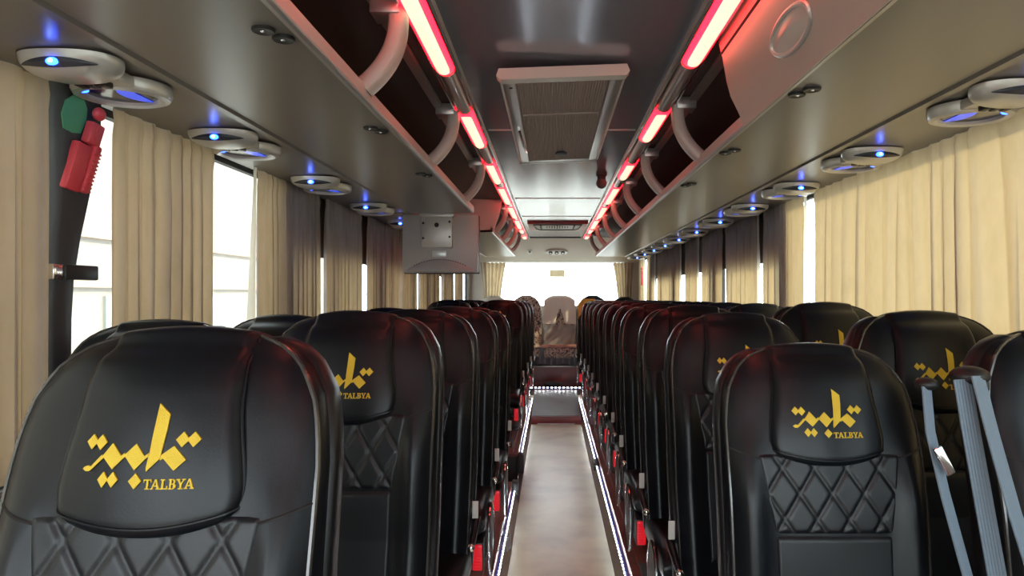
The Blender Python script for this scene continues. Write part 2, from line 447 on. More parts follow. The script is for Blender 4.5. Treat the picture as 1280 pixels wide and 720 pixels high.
jt = MB().box(0.268, 0.31, 5.16, 5.36, 0.055, 0.105, 0.006).build('joint_cover', 'black')
tag(jt, 'black joint cover between the two right aisle light strips', 'joint cover')

# ------------------------------------------------------------------ LUGGAGE RACKS
def rounded(pts): return pts
def rack(side, y0, y1, arms, label, endcap=None, binto=None):
    s = side
    t = thing('luggage_rack', label, 'luggage rack', (0, y0, ZRK))
    L = y1-y0
    P = lambda pts: [(s*x, z) for x, z in pts]
    b = [(0.518, 0.0), (0.60, -0.004), (0.882, -0.006), (0.889, -0.013), (0.911, -0.013), (0.918, 0.0), (1.21, -0.004), (1.21, 0.012), (0.518, 0.016)]
    MB().prism(P(b), 0, L).build('shelf', 'rack', t, ang=25)
    MB().prism(P([(0.52, 0.0165), (1.205, 0.013), (1.205, 0.020), (0.52, 0.022)]), 0.01, L-0.01).build('shelf_lining', 'carpet', t, smooth=False)
    MB().prism(P([(1.195, 0.022), (1.21, 0.022), (1.21, 0.285), (1.195, 0.285)]), 0.01, L-0.01).build('back_panel', 'carpet', t, smooth=False)
    r = [(0.517, -0.001), (0.530, -0.001), (0.532, 0.036), (0.526, 0.042), (0.518, 0.041), (0.513, 0.035), (0.512, 0.005)]
    MB().prism(P(r), 0, L).build('rail', 'rail', t, ang=25)
    MB().prism(P([(0.514, 0.001), (0.519, -0.0035), (0.526, -0.0035), (0.520, 0.002)]), 0, L).build('rail_trim', 'alu', t, smooth=False)
    MB().prism(P([(0.475, 0.240), (0.505, 0.240), (0.505, 0.256), (0.475, 0.256)]), 0, L).build('upper_strip', 'alu', t, smooth=False)
    for ya in arms:
        a = MB(); rings = []
        for k in range(15):
            q = k/14
            # quadratic arc bulging toward the aisle
            p0, p1, p2 = Vector((0.436, 0.228)), Vector((0.425, 0.115)), Vector((0.521, 0.037))
            p = p0*(1-q)**2 + p1*2*q*(1-q) + p2*q*q
            d = (p1-p0)*2*(1-q) + (p2-p1)*2*q; d.normalize(); n = Vector((-d.y, d.x))
            w, h = 0.034, 0.029
            ring = []
            for m in range(14):
                an = 2*PI*m/14
                cy = math.copysign(abs(math.cos(an))**0.6, math.cos(an))*w
                cn = math.copysign(abs(math.sin(an))**0.6, math.sin(an))*h*0.8
                pp = p + n*cn
                ring.append((s*pp.x, ya-y0+cy, pp.y))
            rings.append(ring)
        a.loft(rings).build('arm', 'arm', t, ang=60)
        xa, xb = sorted((s*0.425, s*0.50))
        MB().box(xa, xb, ya-y0-0.04, ya-y0+0.04, 0.212, 0.256, 0.004).build('bracket_plate', 'alu', t)
    if endcap is not None:
        e = MB(); yy = endcap-y0
        prof = [(0.505, 0.0), (0.490, 0.05), (0.460, 0.13), (0.436, 0.255), (0.60, 0.258), (1.205, 0.275), (1.205, -0.004)]
        e.prism(P(prof), yy, yy+0.025).build('end_panel', 'arm', t, smooth=False)
    if binto is not None:
        d = MB()
        prof = [(0.436, 0.258), (0.446, 0.212), (0.449, 0.206), (0.4625, 0.128), (0.474, 0.085), (0.496, 0.040), (0.508, 0.012), (0.513, -0.003),
                (0.5165, -0.003), (0.5115, 0.03), (0.504, 0.06), (0.488, 0.10), (0.475, 0.135), (0.462, 0.206), (0.449, 0.258)]
        dd = d.prism(P(prof), 0, binto-y0).build('bin_door', 'door', t, ang=14)
        cr = MB().prism(P([(0.444, 0.211), (0.450, 0.205), (0.451, 0.209), (0.446, 0.214)]), 0, binto-y0-0.002).build('door_crease', 'groove', dd, smooth=False)
        ym = 1.50-y0
        def face(h):   # surface of the door: x at height h
            return interp([(0.026, 0.506), (0.040, 0.494), (0.085, 0.474), (0.128, 0.4625), (0.206, 0.449)], h)
        ring = []
        for k in range(36):
            an = 2*PI*k/36; h = 0.085 + 0.036*math.sin(an)
            ring.append((s*(face(h)-0.002), ym+0.115*math.cos(an), h))
        MB().tube(ring, 0.006, 8, True).build('handle_rim', 'silver', dd)
        mh = MB()
        mh.grid(lambda u, v: (s*(face(0.085+0.034*v*math.sin(2*PI*u))-0.0015 - 0.010*(1-v)), ym+0.112*v*math.cos(2*PI*u), 0.085+0.034*v*math.sin(2*PI*u)), 36, 6)
        mh.build('handle', 'silver', dd)
    return t
rack(-1, YF+0.02, 4.12, (0.85, 1.75, 2.72, 3.78), 'overhead luggage rack on the left, front section ending at the monitor')
rack(-1, 5.40, 8.80, (5.75, 6.55, 7.4, 8.25), 'overhead luggage rack on the left, rear section behind the monitor', endcap=5.40)
rack(1, YF+0.02, 8.80, (2.63, 3.54, 4.43, 5.35, 6.25, 7.3, 8.4), 'long overhead luggage rack on the right with closed bin door at its front', binto=2.0)

struct(MB().box(-1.21, -0.885, 4.13, 5.39, ZRK-0.004, ZRK+0.02, 0.003).build('ceiling_soffit', 'rack'), 'grey soffit above the left curtains between the two rack sections', 'ceiling')
# lamp strips under the ceiling edge
def lamp(side, segs, label):
    s = side
    t = thing('ceiling_lamp_strip', label, 'light strip', (s*0.390, YF+0.05, ZC))
    y00 = YF+0.05
    xa, xb = -0.036, 0.036
    MB().prism([(-0.046, 0.0), (0.046, 0.0), (0.042, -0.014), (-0.042, -0.014)], 0, 8.95-y00).build('housing', 'alu', t, smooth=False)
    for sx in (-1, 1):
        MB().prism([(sx*0.042, -0.014), (sx*0.034, -0.014), (sx*0.034, -0.026), (sx*0.039, -0.026)], 0, 8.95-y00).build('lip', 'chrome', t, smooth=False)
    # smoky cover, half tube
    edges = [0] + [v-y00 for ab in segs for v in ab] + [8.95-y00]
    for i in range(0, len(edges), 2):
        a, b = edges[i], edges[i+1]
        if b-a < 0.02: continue
        pf = [(0.031*math.cos(PI*k/10+PI), -0.015+0.027*math.sin(PI*k/10+PI)) for k in range(11)]
        MB().prism(pf, a, b).build('clear_cover', 'clear', t)
    for (a, b) in segs:
        pf = [(0.033*math.cos(PI*k/12+PI), -0.015+0.031*math.sin(PI*k/12+PI)) for k in range(13)]
        g = MB()
        rr = []
        for (yy, q) in ((a-y00, 0.55), (a-y00+0.015, 0.9), (a-y00+0.04, 1), (b-y00-0.04, 1), (b-y00-0.015, 0.9), (b-y00, 0.55)):
            rr.append([(x*q, yy, -0.017+(z+0.017)*q) for x, z in pf])
        tb = g.loft(rr).build('red_tube', 'red_tube', t)
        pf2 = [(0.0215*math.cos(PI*k/12+PI), -0.036+0.0150*math.sin(PI*k/12+PI)) for k in range(13)]
        rr = []
        for (yy, q) in ((a-y00+0.02, 0.4), (a-y00+0.04, 0.9), (a-y00+0.07, 1), (b-y00-0.07, 1), (b-y00-0.04, 0.9), (b-y00-0.02, 0.4)):
            rr.append([(x*q, yy, -0.036+(z+0.036)*q) for x, z in pf2])
        MB().loft(rr).build('glowing_core', 'core', tb)
    return t
segsL = [(YF+0.10, 0.55), (0.95, 2.237), (2.71, 3.34), (3.75, 4.42), (4.59, 5.4), (5.6, 6.4), (6.6, 7.4), (7.55, 7.95), (8.4, 8.8)]
segsR = [(YF+0.10, 0.55), (0.95, 2.16), (2.68, 3.21), (3.75, 4.27), (4.59, 5.4), (5.6, 6.4), (6.6, 7.4), (7.55, 7.95), (8.4, 8.8)]
lamp(-1, segsL, 'red lit tube lamp strip along the left edge of the ceiling')
lamp(1, segsR, 'red lit tube lamp strip along the right edge of the ceiling')

# round black plugs under the racks
def plug(x, y, label):
    t = thing('round_vent', label, 'vent', (x, y, ZRK-0.006), 'paired black round vents under the racks'); sg = 1 if x < 0 else -1
    for (dx, dy) in ((-0.010*sg, -0.022), (0.010*sg, 0.022)):
        rings = []
        for (r, z) in ((0.021, 0.004), (0.021, -0.0005), (0.019, -0.0025), (0.012, -0.0015), (0.006, -0.001)):
            rings.append([(dx+r*math.cos(2*PI*k/24), dy+r*math.sin(2*PI*k/24), z) for k in range(24)])
        o = MB().loft(rings).build('vent_disc', 'black', t)
        MB().box(dx-0.004, dx+0.004, dy-0.006, dy+0.001, -0.003, -0.001, 0.0005).build('screw', 'chrome', o)
for k, y in enumerate((1.285, 2.03, 2.79)):
    plug(-0.565, y, 'pair of black round vents under the left rack, %s from the viewer' % ORD[k])
for k, y in enumerate((1.65, 2.34, 3.05)):
    plug(0.56, y, 'pair of black round vents under the right rack, %s from the viewer' % ORD[k])

# ------------------------------------------------------------------ PASSENGER SERVICE UNITS
def make_unit(side, label):
    s = side
    t = thing('reading_light_panel', label, 'reading light', (0, 0, 0), 'reading light panels above the windows')
    # near lobe: crescent housing with a front face; far lobe: oval dish
    h = MB(); rings = []
    for k in range(9):
        a = k/8
        z = lerp(0.006, -0.036, a)
        q = math.sqrt(max(0.0, 1-(a*0.93)**3))
        ring = []
        for m in range(32):
            an = 2*PI*m/32
            x = 0.100*q*math.copysign(abs(math.cos(an))**0.8, math.cos(an))
            y = 0.060*q*math.copysign(abs(math.sin(an))**0.9, math.sin(an))
            ring.append((x, y + 0.012*a, z))
        rings.append(ring)
    hs = h.loft(rings).build('near_housing', 'silver', t)
    d = MB(); rings = []
    for (q, z) in ((1.0, 0.006), (1.0, -0.012), (0.95, -0.022), (0.84, -0.026), (0.74, -0.022), (0.70, -0.014)):
        rings.append([(s*0.01 + 0.105*q*math.cos(2*PI*m/36), 0.185+0.095*q*math.sin(2*PI*m/36), z) for m in range(36)])
    d.loft(rings).build('far_housing', 'silver', t)
    n = MB()
    n.box(-0.06, 0.06, 0.03, 0.12, -0.020, 0.006, 0.006).build('neck', 'silver', t)
    # near lens (dark almond on the face) and diode
    l = MB()
    def almond(u, v):
        an = 2*PI*u
        x = 0.078*v*math.cos(an); zz = 0.012*v*math.sin(an)*(1-(x/0.078)**2*0.5)
        f = math.sqrt(max(0.0, 1-(x/0.1)**2))
        return (x, -0.061*f - 0.0015 + 0.012*0.5 + 0.010*(zz < 0)*abs(zz)/0.012, -0.018+zz*0.8)
    l.grid(almond, 28, 5); l.build('lens', 'lens', t)
    MB().ell((0, -0.055, -0.018), (0.013, 0.006, 0.008), 14, 8).build('diode', 'blue_led', t)
    MB().ell((0, -0.0595, -0.018), (0.005, 0.004, 0.004), 10, 8).build('diode_core', 'led_core', t)
    f = MB(); f.add([(s*0.01+0.075*math.cos(2*PI*m/36), 0.185+0.068*math.sin(2*PI*m/36), -0.0150) for m in range(36)], [tuple(range(36))])
    f.build('far_lens', 'lens', t)
    b = MB(); b.grid(lambda u, v: (s*(0.0 + 0.042*v*math.cos(PI*(u-0.5)) - 0.03) , 0.185+0.06*math.sin(PI*(u-0.5)), -0.0165), 12, 3)
    b.build('lit_edge', 'lens_blue', t)
    MB().ell((s*-0.068*-1, 0.135, -0.0195), (0.012, 0.010, 0.005), 12, 8).build('button_diode', 'blue_led', t)
    for dx in (-0.035, -0.01, 0.015):
        MB().box(dx, dx+0.018, 0.055, 0.085, -0.032, -0.018, 0.003).build('button', 'black', t)
    return t
yl = (1.413, 2.065, 2.87, 3.70, 4.53, 5.75, 6.6, 7.4, 8.2)
yr = tuple(1.60 + 0.715*k for k in range(11))
U0 = make_unit(-1, ''); U1 = make_unit(1, '')
for side, ys, src in ((-1, yl, U0), (1, yr, U1)):
    for k, y in enumerate(ys):
        o = src if k == 0 else dup(src)
        o.location = (side*1.032, y, ZRK - 0.0115)
        o['label'] = 'silver reading light panel with blue diode above the %s windows, %s from the viewer' % ('left' if side < 0 else 'right', ORD[k])

# ------------------------------------------------------------------ CURTAINS
def curtain(side, y0, y1, label, flare=(0, 0), hem=0, rnd=0, zt=None, amp=0.024):
    rr = random.Random(rnd)
    s = side; xc = 1.192
    z1 = E+0.486 if zt is None else zt; z0 = E-0.40
    wdt = y1-y0
    n = max(2, int(round(wdt/(0.068 if side < 0 else 0.105))))
    ph = rr.random()*6; fr = [rr.uniform(*((0.7, 1.35) if side < 0 else (0.45, 1.6))) for _ in range(n+3)]
    # uneven pleat spacing through a warped phase
    acc = [0]
    for f in fr: acc.append(acc[-1]+f)
    tot = acc[n]
    def phase(u):
        x = u*n; i = min(int(x), n); return 2*PI*(acc[i] + (x-i)*fr[min(i, n)])*n/tot
    drift = [rr.uniform(-1, 1) for _ in range(6)]
    def fn(u, v):
        z = lerp(z1, z0, v)
        p = phase(u)*1.0 + ph + 0.5*math.sin(3.1*u*PI + drift[0]*3)*v*drift[1] + drift[2]*v*(1 if side < 0 else 2.4)
        a = amp*(0.55 + 0.45*min(1, v*4)) * (0.75+0.25*math.sin(7*u+drift[3]*4))
        shp = math.sin(p) + 0.28*math.sin(2.3*p+1+v*1.5)
        x = xc - 0.004 + a*shp*0.66
        x -= 0.010*math.exp(-((v-0.03)/0.02)**2)*0.5
        yy = lerp(y0 + flare[0]*v, y1 + flare[1]*v, u) + (0.006+0.004*v)*math.sin(2*p+0.6)*min(1, 8*u, 8*(1-u))
        return (s*min(x, 1.205), yy - y0, z - z1)
    t = MB().grid(fn, n*24, 26).build('curtain', 'curtain', fix=False, ang=80)
    t.location = (0, y0, z1)
    tag(t, label, 'curtain', 'pleated window curtains')
    if hem:
        # pale lining strip along one edge
        def fh(u, v):
            z = lerp(z1, z0, v)
            base = (y0+flare[0]*v) if hem < 0 else (y1+flare[1]*v)
            w = (0.03+0.10*v*0.6)
            yy = base + (-(u)*w if hem < 0 else u*w)
            return (s*(1.186 + 0.010*math.sin(u*6+v*2)), yy-y0, z-z1)
        h = MB().grid(fh, 8, 20).build('curtain_lining', 'liner', t, fix=False, ang=80)
    return t
cl = [(0.95, 1.555, 0), (1.795, 2.33, 0), (2.66, 3.375, -1), (3.47, 4.09, 0), (4.24, 5.12, 0), (5.2, 5.80, 0), (5.90, 6.95, 0), (7.15, 7.95, 0), (8.1, 8.8, 0)]
for k, (a, b, h) in enumerate(cl):
    curtain(-1, a, b, 'pleated beige curtain on the left windows, %s from the viewer' % ORD[k], hem=h, rnd=20+k)
cr_ = [(0.95, 2.455, 0, (0, 0)), (2.46, 3.24, 0, (0, 0)), (3.36, 3.99, -1, (0.0, 0)), (4.13, 4.87, -1, (0, 0)), (4.95, 5.62, 0, (0, 0.02)), (5.80, 6.37, -1, (0.06, 0)),
       (6.60, 7.28, -1, (0.03, 0)), (7.38, 8.0, 0, (0, 0)), (8.25, 8.92, -1, (0, 0)), (9.2, 9.7, -1, (0, 0))]
for k, (a, b, h, fl) in enumerate(cr_):
    curtain(1, a, b, 'golden sunlit curtain on the right windows, %s from the viewer' % ORD[k], flare=fl, hem=h, rnd=50+k)
# gathered rear curtains
def rear_curtain(x0, x1, label, rnd, pull):
    rr = random.Random(rnd); z1 = E+0.45; z0 = E-0.30
    def fn(u, v):
        w = 1 - 0.35*math.sin(min(1, v*1.2)*PI/2)
        x = lerp(x0, x1, 0.5) + (u-0.5)*(x1-x0)*w + pull*v
        p = u*2*PI*6 + 1.3*v
        return (x, 9.775 + 0.022*math.sin(p)+0.006*math.sin(2.4*p+v*3), lerp(z1, z0, v) - z1)
    t = MB().grid(fn, 72, 20).build('curtain', 'curtain', fix=False, ang=80)
    t.location = (0, 0, z1)
    tag(t, label, 'curtain')
rear_curtain(-1.06, -0.70, 'gathered curtain at the left side of the rear window', 3, -0.02)
rear_curtain(0.82, 1.12, 'gathered curtain at the right side of the rear window', 4, 0.03)

# ------------------------------------------------------------------ COACH SEAT
HS = 1.19            # seat height above platform
WT = [(0.0, 0.088), (0.004, 0.108), (0.010, 0.124), (0.018, 0.144), (0.037, 0.169), (0.078, 0.194), (0.12, 0.204), (0.166, 0.209), (0.24, 0.210), (0.5, 0.207), (0.82, 0.200)]
def half_w(s): return interp(WT, s)
def y_mid(s):    # recline: 0 at the top, coming forward lower down
    return -0.20*s - 0.02*math.sin(min(1, s/0.5)*PI) + 0.055
def thick(s):
    q = min(1.0, s/0.07)
    return 0.118*math.sqrt(max(0.0, 1-(1-q)**2))*0.97 + 0.004 + 0.02*min(1, s/0.6)
NX = 3.6
def front(x, s):
    w = half_w(s); u = min(0.999, abs(x)/w); t = thick(s)
    y = y_mid(s) - t/2*(1-u**NX)**(1/NX)
    k = min(1.0, max(0.0, (s-0.17)/0.14))
    y -= 0.026*k*math.exp(-((u-0.80)/0.15)**2)
    return y
def make_seat(name='coach_seat', aisle=1, extras=True):
    """aisle = +1: aisle on the +x side of the seat."""
    t = thing(name, '', 'seat')
    z0 = HS
    # cushion of the back
    b = MB(); rings = []
    ss = [0.0015, 0.004, 0.008, 0.013, 0.02, 0.03, 0.042, 0.058, 0.08, 0.105, 0.135, 0.17] + [0.20+0.03*k for k in range(21)]
    n = 60
    for s in ss:
        w, tt, ym = half_w(s), thick(s), y_mid(s)
        ring = []
        for m in range(n):
            an = 2*PI*m/n
            x = w*math.copysign(abs(math.cos(an))**(2/NX), math.cos(an))
            if math.sin(an) < 0:
                y = front(x, s)
            else:
                y = ym + 0.35*tt/2*abs(math.sin(an))**(2/NX)
            ring.append((x, y, z0-s))
        rings.append(ring)
    b.loft(rings).build('backrest', 'leather', t, ang=70)
    # hard shell behind
    sh = MB(); rings = []
    for s in ss[2:]:
        w, tt, ym = half_w(s)+0.007, thick(s), y_mid(s)
        ring = []
        for m in range(40):
            an = 2*PI*m/40
            x = w*math.copysign(abs(math.cos(an))**(2/5), math.cos(an))
            y = ym + 0.012 + (0.030 + 0.022*min(1, s/0.1))*math.copysign(abs(math.sin(an))**(2/5), math.sin(an))*(1 if math.sin(an) > 0 else 0.5)
            ring.append((x, y, z0-s+0.003))
        rings.append(ring)
    sh.loft(rings).build('back_shell', 'shell', t, ang=60)
    # piping all round the front edge
    pts = []
    sl = [0.80-0.03*k for k in range(20)] + [0.20, 0.17, 0.14, 0.11, 0.085, 0.06, 0.042, 0.028, 0.016, 0.008, 0.003]
    for s in sl:
        w = half_w(s)*0.965; pts.append((-w, front(w, s)-0.001, z0-s))
    pts += [(x, front(0, 0.003)+0.004, z0+0.001) for x in (-0.06, -0.03, 0, 0.03, 0.06)]
    for s in reversed(sl):
        w = half_w(s)*0.965; pts.append((w, front(w, s)-0.001, z0-s))
    MB().tube(pts, 0.0036, 6).build('piping', 'piping', t)
    # quilted panel with diamond grooves
    def pan(u, v):
        s = lerp(0.224, 0.70, v); hw = interp([(0.22, 0.146), (0.40, 0.117), (0.7, 0.113)], s)
        x = lerp(-hw, hw, u)
        e = min(1.0, min(u, 1-u)/0.025, (1-v)/0.03, v/0.015)
        off = 0.0055*math.sqrt(max(0.0, 1-(1-e)**2))
        g = 0
        P, Q = 0.066, 0.105
        if s < 0.385:
            a = (x/P + (s-0.2)/Q) % 1.0; c = (x/P - (s-0.2)/Q) % 1.0
            da, dc = min(a, 1-a), min(c, 1-c)
            g = 0.0042*math.exp(-(da/0.075)**2) + 0.0042*math.exp(-(dc/0.075)**2)
            g = min(g, 0.005)*min(1.0, e)
        g += 0.007*math.exp(-((s-0.39)/0.006)**2)
        return (x, front(x*0.9, s) - off + g, z0-s)
    MB().grid(pan, 84, 130).build('quilted_panel', 'leather_quilt', t, fix=False, ang=80)
    # seams on the side wings
    for sg in (-1, 1):
        q = [(sg*lerp(0.140, 0.203, k/8), front(lerp(0.140, 0.203, k/8), 0.232-0.018*k/8)-0.0005, z0-0.232+0.018*k/8) for k in range(9)]
        MB().tube(q, 0.0022, 5).build('seam', 'groove', t)
    # headrest pad, draped over the top
    prof = [(0.085, -0.040), (0.082, -0.016), (0.066, 0.004), (0.040, 0.013), (0.012, 0.010)]
    prof = [(y+0.008, z) for y, z in prof]
    for s in (0.012, 0.03, 0.055, 0.085, 0.115, 0.145, 0.175, 0.20, 0.225, 0.25):
        prof.append((front(0, s) - 0.021*min(1, 0.45+s/0.05) - 0.006*math.sin(min(1, s/0.25)*PI), -s))
    # arc-length table
    al = [0.0]
    for p, q in zip(prof, prof[1:]): al.append(al[-1]+math.hypot(q[0]-p[0], q[1]-p[1]))
    ty = [(a, p[0]) for a, p in zip(al, prof)]; tz = [(a, p[1]) for a, p in zip(al, prof)]
    def cr(tab, a):
        for i in range(len(tab)-1):
            if a <= tab[i+1][0] or i == len(tab)-2:
                p0 = tab[max(i-1, 0)][1]; p1 = tab[i][1]; p2 = tab[i+1][1]; p3 = tab[min(i+2, len(tab)-1)][1]
                q = (a-tab[i][0])/(tab[i+1][0]-tab[i][0])
                return 0.5*((2*p1)+(-p0+p2)*q+(2*p0-5*p1+4*p2-p3)*q*q+(-p0+3*p1-3*p2+p3)*q**3)
    AM = al[-1]
    def curve_x(x): return 0.016*(abs(x)/0.12)**2.4
    def pad(u, v):
        uu = 2*u-1
        amax = AM - 0.020*uu*uu
        a = v*amax
        z = cr(tz, a)
        s = max(0.0, -z)
        hw = smooth([(0.0, 0.100), (0.07, 0.106), (0.20, 0.1215), (0.30, 0.1215)], s if a > 0.1 else 0.0)
        rb = max(0.0, (a-(amax-0.045))/0.045)
        hw *= 1 - 0.16*(1-math.sqrt(max(0.0, 1-rb*rb)))
        e1 = max(0.0, (abs(uu)-0.86)/0.14); e2 = max(0.0, (v-0.94)/0.06)
        e = min(1.0, math.hypot(e1, e2))
        back = 0.028*(1-math.sqrt(1-e*e))
        x = uu*hw
        top = math.exp(-((a-0.08)/0.05)**2)
        return (x, cr(ty, a) + curve_x(x)*(1-0.7*top) + back, z0 + z - back*top*0.5 - 0.010*top*(uu*uu))
    hp = MB().grid(pad, 44, 60).build('headrest', 'leather', t, fix=False, ang=80)
    bp = [Vector(pad(i/40, 0.955)) for i in range(41)]
    le = [Vector(pad(0.012, v/20)) for v in range(6, 20)]; re = [Vector(pad(0.988, v/20)) for v in range(6, 20)]
    MB().tube(le + bp[1:-1] + list(reversed(re)), 0.0022, 6).build('headrest_piping', 'leather', hp)
    # emblem: polygons in photo-crop units
    def py(x, z):
        a = 0.1
        lo, hi = 0.13, AM
        for _ in range(26):
            m = (lo+hi)/2
            if cr(tz, m) > z: lo = m
            else: hi = m
        return cr(ty, lo) + curve_x(x)
    U = 0.00019
    def emb(polys, nm, lift):
        mb = MB()
        for pol in polys:
            bm = bmesh.new()
            vs = [bm.verts.new(((px-472)*U*1.01-0.004, 0, -0.082-(pyy-85)*U*0.98)) for px, pyy in pol]
            bm.faces.new(vs)
            bmesh.ops.triangulate(bm, faces=bm.faces[:])
            for _ in range(1): bmesh.ops.subdivide_edges(bm, edges=[e for e in bm.edges if e.calc_length() > 0.008], cuts=1)
            bmesh.ops.triangulate(bm, faces=bm.faces[:])
            r = bmesh.ops.extrude_face_region(bm, geom=bm.faces[:])
            ev = set(v for v in r['geom'] if isinstance(v, bmesh.types.BMVert))
            for v in bm.verts:
                v.co.y = py(v.co.x, v.co.z) + (-lift if v in ev else 0.002)
            for v in bm.verts: v.co.z += z0
            mb.frombm(bm)
        return mb.build(nm, 'gold', hp, smooth=False)
    D = lambda cx, cy, a, b2: [(cx-a, cy), (cx, cy-b2), (cx+a, cy), (cx, cy+b2)]
    arab = [D(136, 336, 39, 49), D(198, 338, 40, 50), D(246, 575, 35, 50), D(310, 575, 37, 50), D(460, 583, 42, 50), D(732, 320, 43, 50), D(803, 320, 44, 50),
            [(97, 510), (108, 496), (128, 488), (150, 494), (215, 418), (230, 436), (160, 510), (142, 524), (118, 524)],
            [(222, 425), (280, 342), (347, 424), (368, 404), (376, 426), (357, 445), (300, 508)],
            [(368, 418), (437, 346), (500, 424), (527, 405), (527, 428), (510, 440), (447, 514)],
            [(545, 85), (625, 155), (621, 260), (603, 440), (525, 522), (521, 500), (538, 330), (552, 200)],
            [(606, 420), (683, 360), (768, 450), (700, 518), (625, 440), (603, 452)]]
    emb(arab, 'emblem', 0.0022)
    # TALBYA in serif strokes
    R = lambda x0, y0, x1, y1: [(x0, y0), (x1, y0), (x1, y1), (x0, y1)]
    top, bot = 572, 636
    let = []
    def T(x): return [R(x, top, x+52, top+8), R(x, top, x+6, top+19), R(x+46, top, x+52, top+19), R(x+20, top+7, x+32, bot-5), R(x+11, bot-6, x+41, bot)]
    def A(x): return [[(x+5, bot-5), (x+24, top), (x+31, top), (x+14, bot-5)], [(x+24, top), (x+34, top), (x+55, bot-5), (x+41, bot-5)], R(x+15, bot-25, x+42, bot-18), R(x-1, bot-6, x+19, bot), R(x+34, bot-6, x+60, bot)]
    def Lt(x): return [R(x+8, top+5, x+20, bot-5), R(x, top, x+29, top+6), R(x, bot-7, x+46, bot), R(x+41, bot-21, x+46, bot-4)]
    def B(x):
        return [R(x+7, top+4, x+18, bot-4), R(x, top, x+30, top+6), R(x, bot-6, x+32, bot), R(x+16, top+28, x+32, top+34),
                [(x+28, top), (x+40, top+5), (x+43, top+16), (x+39, top+27), (x+30, top+33), (x+30, top+28), (x+32, top+16), (x+28, top+6)],
                [(x+30, top+28), (x+43, top+34), (x+48, top+46), (x+43, top+58), (x+30, bot), (x+30, bot-6), (x+36, top+46), (x+30, top+34)]]
    def Y(x): return [[(x+4, top+5), (x+16, top+5), (x+30, top+35), (x+22, top+37)], [(x+40, top+5), (x+48, top+5), (x+31, top+38), (x+23, top+36)], R(x+20, top+34, x+32, bot-5), R(x-2, top, x+22, top+6), R(x+33, top, x+54, top+6), R(x+12, bot-6, x+41, bot)]
    let = T(517) + A(566) + Lt(626) + B(677) + Y(727) + A(777)
    emb(let, 'lettering', 0.0016)
    # seat cushion, base
    ymc = y_mid(0.76)
    cu = MB(); rings = []
    for k in range(15):
        q = k/14; y = lerp(ymc-0.42, ymc+0.01, q)
        e = math.sqrt(max(0.0, 1-(1-min(1, (q+0.03)/0.22))**2))
        ring = []
        for m in range(28):
            an = 2*PI*m/28
            ring.append((0.205*math.copysign(abs(math.cos(an))**0.45, math.cos(an)), y, 0.40+0.030*q*0 + (0.060*math.copysign(abs(math.sin(an))**0.5, math.sin(an)))*e))
        rings.append(ring)
    cu.loft(rings).build('seat_cushion', 'leather', t, ang=70)
    MB().box(-0.19, 0.19, ymc-0.40, ymc+0.02, 0.30, 0.345, 0.01).build('seat_frame', 'black', t)
    lg = MB().box(-0.03, 0.03, ymc-0.30, ymc-0.06, 0.0, 0.31, 0.008); lg.build('leg', 'black', t)
    MB().box(-0.14, 0.14, ymc-0.33, ymc-0.03, 0.0, 0.012, 0.004).build('foot_plate', 'black', t)
    if extras:
        a = aisle
        # arm rest, side panel, chrome loop, red foot lamp, white tag
        xa, xb = sorted((a*0.214, a*0.240))
        arm = MB().tube([(a*0.219, ymc+0.03, 0.53), (a*0.219, ymc-0.03, 0.52), (a*0.219, ymc-0.10, 0.505), (a*0.219, ymc-0.15, 0.50)], [0.011, 0.013, 0.013, 0.011], 12, flat=0.85).build('armrest', 'leather', t)
        MB().ell((a*0.219, ymc-0.156, 0.50), (0.0115, 0.010, 0.0125), 14, 10).build('chrome_cap', 'chrome', arm)
        oval = [(ymc-0.24+0.100*math.copysign(abs(math.cos(2*PI*k/36))**0.9, math.cos(2*PI*k/36)), 0.29+0.138*math.sin(2*PI*k/36)) for k in range(36)]
        cv = MB().prism(oval, a*0.2055, a*0.211, axis='x').build('side_cover', 'black', t)
        MB().tube([(a*0.212, y, z) for y, z in oval], 0.0048, 6, True).build('chrome_trim', 'chrome', cv)
        x0, x1 = sorted((a*0.158, a*0.200))
        MB().box(x0, x1, ymc-0.43, ymc-0.30, 0.235, 0.342, 0.006).build('lamp_housing', 'black', t)
        f = MB()
        x0, x1 = sorted((a*0.162, a*0.196))
        f.box(x0, x1, ymc-0.438, ymc-0.425, 0.242, 0.336, 0.003)
        for k in range(8): f.box(x0+0.003, x1-0.003, ymc-0.4405, ymc-0.435, 0.246+k*0.0108, 0.2525+k*0.0108)
        f.build('red_lamp', 'reflector', t)
        x0, x1 = sorted((a*0.207, a*0.226))
        tg = MB().box(x0, x1, y_mid(0.62)-0.040, y_mid(0.62)-0.037, HS-0.65, HS-0.595, 0.001)
        tg.build('white_tag', 'tag', t)
    return t
ZT_ = lambda zt: (zt + 1.24)/HS
YO = 0.075    # moves the headrest front onto the row distance
seatA = make_seat('coach_seat', 1)       # aisle on its right  (left bank)
seatB = make_seat('coach_seat', -1)      # aisle on its left   (right bank)
seatW = make_seat('coach_seat', 1, False)
used = set()
def put(src, x, d, zt, label, group, rz=0.0):
    o = src if src.name not in used else dup(src)
    used.add(src.name)
    o.location = (x, d+YO, ZP)
    o.scale = (1, 1, ZT_(zt))
    o.rotation_euler = (0, 0, rz)
    o['label'] = label; o['group'] = group
    return o
left_rows = [(0.865, -0.301, -0.058), (1.58, -0.270, -0.053), (2.20, -0.248, -0.062), (2.95, -0.240, -0.066), (3.65, -0.229, -0.085),
             (5.9, -0.252, -0.060), (6.6, -0.238, -0.064), (7.3, -0.229, -0.072), (8.0, -0.214, -0.08)]
